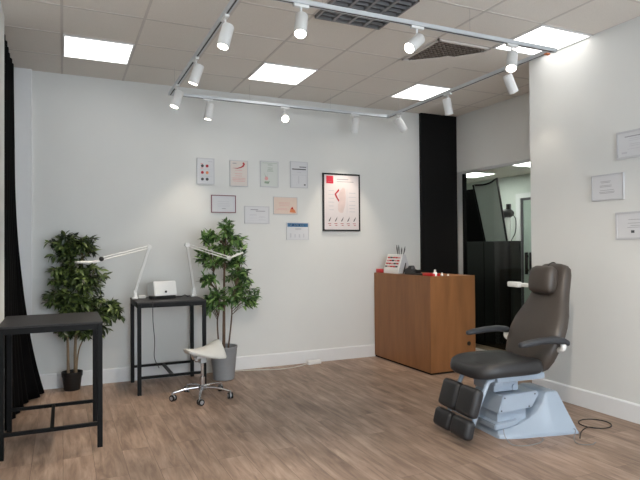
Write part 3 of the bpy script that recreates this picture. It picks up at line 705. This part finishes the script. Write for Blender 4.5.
mk('printed_lines', [(-0.75,0.85,0.12,0.14),(-0.75,0.85,-0.43,-0.41),(0.3,0.8,0.75,0.82)], 'ink_pale'); mk('pink_patch',[(-0.62,-0.30,0.55,0.62),(-0.62,-0.3,0.2,0.28)],'ink_pink')
t,mk,bl,di = framed('certificate','back',1.779,2.000,2.155,2.463,'framed pale certificate with a red swoosh across its top corner','clear','paper_warm')
bl('red_swoosh', [(-0.8,0.42),(-0.2,0.44),(0.25,0.55),(0.5,0.72),(0.42,0.88),(0.62,0.92),(0.72,0.74),(0.55,0.56),(0.2,0.44),(-0.2,0.38)], 'ink_red')
mk('printed_lines', lines(-0.5,0.4,(0.26,-0.02,-0.2))+lines(-0.8,0.8,(-0.38,-0.5,-0.62)), 'ink_pink'); mk('heading', [(-0.75,-0.3,0.78,0.84)], 'ink')
t,mk,bl,di = framed('certificate','back',2.152,2.385,2.163,2.476,'framed pale green certificate with a small flower picture, third in the top row','clear','paper_green')
mk('printed_lines', lines(-0.3,0.5,(0.75,0.5,0.36,0.25))+[(-0.8,0.9,0.88,0.9)], 'ink_green')
bl('flower_stem', [(-0.62,0.12),(-0.5,-0.08),(-0.35,-0.25),(-0.25,-0.08),(-0.2,0.1),(-0.3,-0.3),(-0.42,-0.3)], 'ink_green'); di('flower', -0.35,-0.36,0.022,'ink_pink'); bl('flower_base',[(-0.6,-0.75),(-0.55,-0.6),(-0.1,-0.6),(0.05,-0.55),(-0.1,-0.8)],'ink_green')
t,mk,bl,di = framed('certificate','back',2.539,2.773,2.167,2.492,'framed white certificate with two dark heading bars, rightmost of the top row','clear','paper')
mk('heading', [(0.05,0.9,0.60,0.66),(-0.85,0.85,0.40,0.48)], 'ink_dark'); mk('printed_lines', lines(-0.3,0.3,(0.2,))+[(-0.9,0.9,-0.03,-0.01),(-0.9,-0.88,-0.9,0.0),(0.88,0.9,-0.9,0.0),(-0.08,0.0,-0.7,-0.1),(-0.3,-0.28,-0.85,-0.7)], 'ink_pale'); mk('stamp', [(0.6,0.8,-0.84,-0.74)], 'ink_dark')
t,mk,bl,di = framed('certificate','back',1.556,1.850,1.841,2.047,'landscape certificate in a dark maroon frame above the leafy ficus','maroon','paper',0.010)
mk('printed_lines', lines(-0.55,0.55,(0.3,0.05,-0.15,-0.3)), 'ink_pale'); mk('signature', [(-0.15,0.2,-0.62,-0.55)], 'ink')
t,mk,bl,di = framed('certificate','back',1.953,2.265,1.719,1.927,'landscape white certificate in a pale frame, middle of the lower row','clear','paper',0.010)
mk('heading', [(-0.55,0.1,0.62,0.72),(-0.1,0.7,0.45,0.53)], 'ink'); mk('printed_lines', lines(-0.75,0.1,(0.05,-0.05,-0.4))+lines(0.1,0.75,(-0.2,-0.3,-0.6))+[(-0.8,0.85,-0.72,-0.70)], 'ink_pale')
t,mk,bl,di = framed('certificate','back',2.317,2.631,1.836,2.050,'peach landscape certificate with an orange picture in its corner','clear','paper_peach',0.006)
mk('printed_lines', lines(-0.7,0.5,(0.35,0.2,0.0))+lines(-0.8,0.3,(-0.35,-0.5)), 'ink_pink'); bl('orange_picture', [(0.35,-0.8),(0.45,-0.3),(0.6,-0.1),(0.7,-0.35),(0.85,-0.6),(0.9,-0.85)], 'ink_orange'); di('picture_centre',0.58,-0.3,0.012,'ink_red')
t,mk,bl,di = framed('certificate','back',2.484,2.782,1.525,1.738,'landscape sheet with a blue heading band, lowest on the back wall','clear','paper',0.004)
mk('blue_band', [(-0.93,0.95,0.52,0.96)], 'ink_blue'); mk('heading', [(-0.7,-0.5,0.68,0.78),(-0.35,0.1,0.68,0.78),(0.2,0.55,0.68,0.78)], 'paper'); mk('printed_lines', lines(-0.3,0.4,(0.32,0.2)), 'ink'); [mk('figure', [r_], 'ink_pale') for r_ in ((-0.7,-0.58,-0.75,-0.25),(-0.3,-0.18,-0.75,-0.35),(0.1,0.22,-0.75,-0.35),(0.5,0.6,-0.75,-0.3))]
# poster
t,mk,bl,di = framed('framed_poster','back',2.975,3.507,1.635,2.371,'tall anatomical foot poster in a thin black frame beside the counter','black_frame','poster',0.020,0.022,group=None)
mk('red_logo_block', [(-0.88,-0.48,0.68,0.96)], 'crimson'); mk('heading', [(-0.28,0.40,0.83,0.86),(-0.28,0.70,0.75,0.77)], 'ink')
mk('logo_line', [(-0.80,-0.55,0.74,0.76)], 'ink_pink')
bl('foot_drawing', [(-0.2,-0.32),(-0.22,-0.1),(-0.12,0.1),(-0.2,0.25),(-0.1,0.42),(0.08,0.55),(0.2,0.50),(0.24,0.2),(0.2,-0.1),(0.1,-0.3),(0.06,-0.38),(-0.1,-0.38)], 'skin')
bl('red_highlight', [(-0.42,0.30),(-0.16,0.50),(-0.14,0.42),(-0.32,0.30),(-0.24,0.18),(-0.14,0.08),(-0.18,0.02),(-0.34,0.18)], 'ink_red', 2.0)
mk('captions', lines(-0.78,-0.42,(0.42,0.28,0.14,0.0,-0.14,-0.28),0.012)+lines(0.38,0.85,(0.35,0.2,0.05,-0.1,-0.22,-0.34),0.012)+[(0.3,0.32,-0.4,0.5)], 'ink_pale')
for q in range(5):
    u = -0.72+0.36*q
    bl('nail_drawing', [(u-0.05,-0.70),(u+0.0,-0.63),(u+0.10,-0.53),(u+0.08,-0.60),(u+0.01,-0.70)], 'ink_dark'); mk('nail_caption', [(u-0.08,u+0.10,-0.795,-0.77),(u-0.02,u+0.10,-0.86,-0.835)], 'ink_rose')
# right wall
t,mk,bl,di = framed('certificate','right',2.76,3.185,2.135,2.36,'framed certificate highest on the right wall, cut by the photo edge','clear','paper',0.016,group='framed papers on the right wall')
mk('heading', [(-0.7,0.7,0.62,0.70)], 'ink'); mk('printed_lines', lines(-0.6,0.6,(0.45,0.3,0.0,-0.15,-0.4))+[(-0.85,-0.6,-0.75,-0.6)], 'ink_pale')
t,mk,bl,di = framed('certificate','right',3.127,3.432,1.81,2.03,'framed certificate on the right wall, leftmost and middle in height','clear','paper',0.010,group='framed papers on the right wall')
mk('printed_lines', lines(-0.5,0.3,(0.5,0.4,0.15,0.05))+lines(-0.6,0.55,(-0.25,-0.4,-0.5)), 'ink')
t,mk,bl,di = framed('certificate','right',2.75,3.205,1.475,1.70,'framed certificate lowest on the right wall, above and right of the chair','clear','paper',0.016,group='framed papers on the right wall')
mk('printed_lines', lines(-0.6,0.4,(0.5,0.2,0.0,-0.15)), 'ink'); mk('stamp', [(-0.42,-0.28,-0.62,-0.4)], 'ink_dark')

# ------------------------------------------------------------------ outlet, floor socket, cables
t = thing('wall_outlet','white wall outlet low on the back wall behind the saddle stool','outlet',(1.387,YB-0.0005,0.225))
bm = bmesh.new(); add_box(bm,-0.04,0.04,-0.008,0,-0.04,0.04,0.003); obj('cover_plate', bm, 'trim', t)
bm = bmesh.new(); add_cyl(bm,(0,-0.008,0),(0,-0.011,0),0.026,n=24); obj('socket_ring', bm, 'grey_plastic', t)
bm = bmesh.new(); add_box(bm,-0.09,0.09,-0.03,0.03,0,0.045,0.006)
simple('power_strip', bm, 'white_plastic', (2.80,6.30,0), 'white power strip on the floor against the back baseboard', 'power strip', rotz=0.1)
bm = bmesh.new(); add_tube(bm, spline([(1.78,6.33,0.006),(2.0,6.29,0.006),(2.25,6.20,0.006),(2.42,6.19,0.006),(2.58,6.24,0.006),(2.69,6.285,0.012)],8),0.006,6)
tag(obj('extension_cable', bm, 'cable_white', smooth=True), 'white cable on the floor along the back wall to the power strip', 'cable')
def loop(cx,cy,r1,r2,n,z,ph=0,turns=1.0):
    return [(cx+r1*math.cos(ph+2*PI*turns*i/n), cy+r2*math.sin(ph+2*PI*turns*i/n), z) for i in range(n+1)]
pts = [(3.47,2.98,0.005)] + [(3.60,3.08,0.005)] + loop(3.86,3.17,0.125,0.115,22,0.006,PI*1.1,1.9)
bm = bmesh.new(); add_tube(bm, spline(pts,3),0.0036,6); tag(obj('chair_cable', bm, 'cable_black', smooth=True), 'coiled dark cable on the floor between treatment chair and right wall', 'cable')
bm = bmesh.new(); add_tube(bm, spline([(2.905,3.16,0.10),(2.90,3.135,0.05),(2.925,3.09,0.006),(3.0,3.035,0.006),(3.12,3.035,0.006),(3.2,3.07,0.006),(3.22,3.10,0.006)],6),0.0034,6); tag(obj('foot_switch_cable', bm, 'cable_grey', smooth=True), 'grey cable looping on the floor in front of the chair base', 'cable')
bm = bmesh.new(); add_tube(bm, spline([(3.50,3.06,0.05),(3.49,3.035,0.04),(3.42,2.99,0.006),(3.36,2.90,0.006),(3.43,2.85,0.006),(3.50,2.87,0.006)],6),0.0034,6); tag(obj('power_cable', bm, 'cable_grey', smooth=True), 'grey cable hanging off the rear corner of the chair base', 'cable')

# ------------------------------------------------------------------ treatment chair
t = thing('treatment_chair','charcoal padded podiatry chair on a white base by the right wall','chair',(3.03,3.40,0), math.radians(-5))
# base: swept hull, low foot in front, hump at the rear
bm = bmesh.new(); secs = []
#       x     zTop  yb(bottom half w)  yt(top half w)
prof = [(-0.085,0.045,0.150,0.135),(-0.075,0.055,0.170,0.150),(0.0,0.062,0.205,0.160),(0.11,0.082,0.228,0.165),(0.20,0.115,0.240,0.168),(0.27,0.165,0.250,0.170),(0.32,0.225,0.256,0.168),(0.35,0.278,0.262,0.165),(0.37,0.298,0.266,0.160),(0.40,0.303,0.270,0.157),(0.47,0.300,0.280,0.150),(0.49,0.288,0.284,0.147)]
rings_ = []
for (x,zt,yb_,yt_) in prof:
    lean = 0.0
    pts = [(-yb_,0.0),(-yb_,0.018),(-yb_*0.955,0.03)]
    k = 5
    for i in range(1,k+1):
        q = i/k; pts.append((-(yb_*0.955*(1-q)+yt_*q), 0.03+(zt-0.03-0.012)*q**1.0))
    pts.append((-yt_+0.012, zt))
    full = pts + [(-y,z) for y,z in reversed(pts)]
    rings_.append([bm.verts.new((x + (0.065*(1-z/0.305)**1.2 if x>0.40 else 0)*((x-0.40)/0.085 if x>0.40 else 0),y,z)) for y,z in full])
skin(bm, rings_); obj('base', bm, 'chair_white', t, autosmooth=True)
bm = bmesh.new()
add_prism(bm, [(-0.11,-0.165,0.062),(0.04,-0.165,0.072),(0.10,-0.165,0.09),(0.10,-0.165,0.125),(0.04,-0.165,0.115),(-0.11,-0.165,0.105)], (0,0.33,0))
bmesh.ops.bevel(bm, geom=list(bm.edges), offset=0.008, segments=2, affect='EDGES'); obj('front_shroud', bm, 'chair_white', t, autosmooth=True)
# lift box
bm = bmesh.new()
add_prism(bm, [(-0.085,-0.175,0.185),(0.22,-0.175,0.205),(0.285,-0.175,0.30),(0.27,-0.175,0.325),(-0.04,-0.175,0.315)], (0,0.35,0)); bmesh.ops.bevel(bm, geom=list(bm.edges), offset=0.006, segments=2, affect='EDGES')
lb = obj('lift_cover', bm, 'chair_white', t, autosmooth=True)
for (x,z) in ((-0.06,0.205),(0.19,0.217),(-0.03,0.297),(0.245,0.305)):
    bm = bmesh.new(); add_cyl(bm,(x,-0.175,z),(x,-0.178,z),0.006,n=12); obj('screw', bm, 'ink_dark', lb)
bm = B((-0.06,0.20,-0.125,0.125,0.05,0.20)); obj('lift_bellows', bm, 'chair_white', t)
bm = bmesh.new(); add_box(bm,-0.09,0.13,-0.13,0.13,0.335,0.45,0.008); add_cyl(bm,(0.09,-0.14,0.36),(0.09,0.14,0.36),0.022,n=16); obj('seat_support', bm, 'chair_white', t, autosmooth=True)
bm = bmesh.new(); add_box(bm,-0.13,0.30,-0.225,0.225,0.425,0.475,0.01); obj('seat_frame', bm, 'chair_white', t, autosmooth=True)
# seat cushion: rounded slab, seen from above rounded front
bm = bmesh.new(); rings_ = []
for (z,k) in ((0.470,0.90),(0.474,0.955),(0.490,1.0),(0.520,1.0),(0.545,0.975),(0.556,0.93),(0.562,0.85),(0.560,0.55)):
    rg = []
    n = 48
    for i in range(n):
        a = 2*PI*i/n; ca, sa = math.cos(a), math.sin(a); p = 4.2
        x = math.copysign(abs(ca)**(2/p),ca)*0.302; y = math.copysign(abs(sa)**(2/p),sa)*0.275
        if x < 0: y *= 1-0.10*(x/0.33)**2
        zz = z - 0.022*max(0,(-x-0.08)/0.22)**2 + 0.012*(abs(y)/0.275)**2*(1 if z>0.53 else 0)
        rg.append(bm.verts.new((0.016+x*k, y*k, zz)))
    rings_.append(rg)
skin(bm, rings_); o = obj('seat', bm, 'leather', t, smooth=True)
# backrest: loft up the spine
bm = bmesh.new(); rings_ = []
spine = [(0.47,0.30,0.17,0.05),(0.50,0.318,0.215,0.066),(0.56,0.34,0.252,0.075),(0.65,0.378,0.275,0.080),(0.74,0.418,0.280,0.083),(0.82,0.458,0.268,0.082),(0.90,0.503,0.238,0.076),(0.98,0.536,0.204,0.070),(1.06,0.565,0.180,0.066),(1.14,0.588,0.168,0.064),(1.20,0.603,0.163,0.060),(1.245,0.614,0.150,0.052),(1.27,0.620,0.120,0.038),(1.28,0.623,0.07,0.02)]
for i,(z,x,w,d) in enumerate(spine):
    a = spine[max(i-1,0)]; b = spine[min(i+1,len(spine)-1)]
    tg = Vector((b[1]-a[1],0,b[0]-a[0])).normalized(); nv_ = Vector((tg.z,0,-tg.x))
    rings_.append(ring(bm,(x,0,z),(0,1,0),nv_,w,d,40,2.9))
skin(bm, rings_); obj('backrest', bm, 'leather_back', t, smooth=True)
# headrest pillow
bm = bmesh.new(); rings_ = []
tg = Vector((0.16,0,0.987)); nv_ = Vector((tg.z,0,-tg.x)); c0 = Vector((0.487,0.0,1.155))
for q in range(11):
    s_ = -1+2*q/10; k = (1-abs(s_)**3.2)**(1/3.2) if abs(s_)<1 else 0.0
    k = max(k,0.28)
    rings_.append(ring(bm, c0+tg*0.112*s_, (0,1,0), nv_, 0.130*(0.55+0.45*k), 0.066*k, 36, 2.7))
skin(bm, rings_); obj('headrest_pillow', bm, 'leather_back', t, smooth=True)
bm = bmesh.new(); add_tube(bm, spline([(0.55,0.03,1.24),(0.585,0.03,1.275),(0.63,0.03,1.287),(0.67,0.03,1.25)],5),0.009,8); obj('pillow_strap', bm, 'black_plastic', t, smooth=True)
bm = bmesh.new(); add_box(bm,0.45,0.56,0.15,0.30,1.085,1.112,0.008); add_box(bm,0.42,0.47,0.22,0.36,1.08,1.125,0.01); obj('side_lever', bm, 'white_plastic', t, autosmooth=True)
# armrests
for sg, nm in ((-1,'near'),(1,'far')):
    y = sg*0.325
    bm = bmesh.new(); rings_ = []
    for (x,z,w,hh) in ((-0.012,0.708,0.015,0.012),(-0.002,0.711,0.028,0.018),(0.05,0.718,0.034,0.022),(0.17,0.730,0.034,0.024),(0.29,0.732,0.033,0.026),(0.38,0.720,0.032,0.027),(0.42,0.703,0.028,0.022),(0.432,0.697,0.014,0.012)):
        rings_.append(ring(bm,(x,y+sg*0.0,z),(0,1,0),(0,0,1),w,hh,20,2.6))
    skin(bm, rings_); ar = obj('armrest', bm, 'armpad', t, smooth=True)
    bm = bmesh.new(); add_tube(bm, spline([(0.385,y,0.700),(0.38,y,0.664),(0.39,y-sg*0.05,0.645),(0.40,y-sg*0.12,0.64)],5),0.021,10); obj('armrest_bracket', bm, 'white_plastic', t, smooth=True)
# leg rests
R5 = Matrix
for sg in (-1,1):
    bm = bmesh.new(); yy = sg*0.16-0.02
    add_tube(bm, [(-0.10,yy,0.455),(-0.18,yy,0.43),(-0.265,yy,0.26),(-0.325,yy,0.10)], 0.017, 8)
    add_box(bm,-0.13,-0.06,yy-0.02,yy+0.02,0.40,0.475,0.004)
    obj('leg_rest_arm', bm, 'chair_white', t, autosmooth=True)
bm = bmesh.new(); add_box(bm,-0.322,-0.285,-0.19,0.15,0.17,0.20,0.004); obj('leg_rest_bar', bm, 'chair_white', t)
def pad(yc, top, bot, w):
    # a rounded cushion between two points of the side view
    a, b = Vector((top[0],yc,top[1])), Vector((bot[0],yc,bot[1])); ax = (a-b).normalized(); L_ = (a-b).length
    nn = Vector((-ax.z,0,ax.x)); nn = nn if nn.x < 0 else -nn
    bm = bmesh.new(); add_box(bm, -0.042,0.042,-w/2,w/2,-L_/2,L_/2,0.034,seg=6)
    X = -nn; Zv = ax; Yv = Zv.cross(X)
    m_ = Matrix(((X.x,Yv.x,Zv.x,(a.x+b.x)/2),(X.y,Yv.y,Zv.y,yc),(X.z,Yv.z,Zv.z,(a.z+b.z)/2),(0,0,0,1)))
    bmesh.ops.transform(bm, matrix=m_, verts=bm.verts)
    return obj('leg_pad', bm, 'leather', t, autosmooth=True)
for yc in (-0.135,0.10):
    pad(yc,(-0.280,0.392),(-0.345,0.190),0.218); pad(yc,(-0.356,0.176),(-0.392,0.040),0.218)

# ------------------------------------------------------------------ things in the room behind the glass
t = thing('black_cabinet','low black cabinet standing behind the glass partition','cabinet',(5.60,6.33,0))
bm = bmesh.new(); add_box(bm,-0.085,0.085,-0.53,0.53,0,1.50,0.003); obj('carcass', bm, 'black_gloss', t)
for k in range(2):
    bm = bmesh.new(); y_ = -0.525+k*0.53; add_box(bm,-0.103,-0.086,y_,y_+0.52,0.05,1.495,0.002); dr = obj('door', bm, 'black_gloss', t)
# grey backdrop panel with black rim
t = thing('backdrop_panel','leaning grey photo backdrop with a black rim behind the glass','photo backdrop',(5.93,6.70,0))
def quadpt(u,v):
    L0, L1 = Vector((0,-0.34,0.02)), Vector((0.0,0.36,2.40)); R0, R1 = Vector((0.05,-0.62,0.02)), Vector((0.05,-0.12,2.46))
    p = (L0*(1-v)+L1*v)*(1-u)+(R0*(1-v)+R1*v)*u
    p.x += 0.05*math.sin(PI*u); p.z -= 0.05*math.sin(PI*u)*v*0.6
    return p
bm = bmesh.new(); g = [[bm.verts.new(quadpt(i/14,j/20)) for i in range(15)] for j in range(21)]
for j in range(20):
    for i in range(14): bm.faces.new((g[j][i],g[j][i+1],g[j+1][i+1],g[j+1][i]))
o = obj('fabric', bm, 'fabric_grey', t, smooth=True); o.modifiers.new('t','SOLIDIFY').thickness = 0.004
bm = bmesh.new()
edge = [quadpt(0,j/20) for j in range(21)]+[quadpt(i/14,1) for i in range(1,15)]+[quadpt(1,1-j/20) for j in range(1,21)]+[quadpt(1-i/14,0) for i in range(1,15)]
add_tube(bm, edge, 0.016, 8); obj('rim', bm, 'black_metal', t, smooth=True)
# black backdrop with a rounded top
bm = bmesh.new(); pts = [(0,-0.42,0),(0,0.5,0),(0,0.5,2.30)]+[(0,0.04+0.46*math.cos(a),2.30+0.08*math.sin(a)) for a in [PI*i/12 for i in range(1,12)]]+[(0,-0.42,2.30)]
add_prism(bm, pts, (0.05,0,0)); o = tag(obj('black_screen', bm, 'curtain'), 'tall black screen with an arched top behind the glass, left of the grey backdrop', 'screen'); o.location = (6.18,7.42,0)
# studio lamp on a white post
t = thing('studio_lamp','dark lamp head on a white post behind the glass, right of the grey backdrop','studio lamp',(6.45,6.86,0))
bm = bmesh.new(); add_lathe(bm,[(0.02,0.03),(0.025,0.05),(0.022,1.40),(0.04,1.44),(0.045,1.86),(0.03,1.90)],n=16); obj('post', bm, 'white_plastic', t, autosmooth=True)
bm = bmesh.new(); add_lathe(bm,[(0.17,0),(0.175,0.01),(0.165,0.028),(0.03,0.045)],n=28); obj('foot', bm, 'white_plastic', t, autosmooth=True)
bm = bmesh.new(); add_tube(bm, [(-0.02,0.12,1.95),(0.0,0.06,1.955),(0.0,-0.05,1.95),(0.0,-0.10,1.945)], [0.06,0.075,0.07,0.04], 16); add_box(bm,-0.03,0.03,-0.05,0.01,2.0,2.10,0.008); obj('lamp_head', bm, 'black_plastic', t, autosmooth=True)
bm = bmesh.new(); add_tube(bm, spline([(0.0,-0.09,1.93),(0.0,-0.17,1.85),(0.0,-0.16,1.65),(0.0,-0.06,1.50),(0.0,-0.03,1.42)],6),0.007,6); obj('cord', bm, 'cable_black', t, smooth=True)
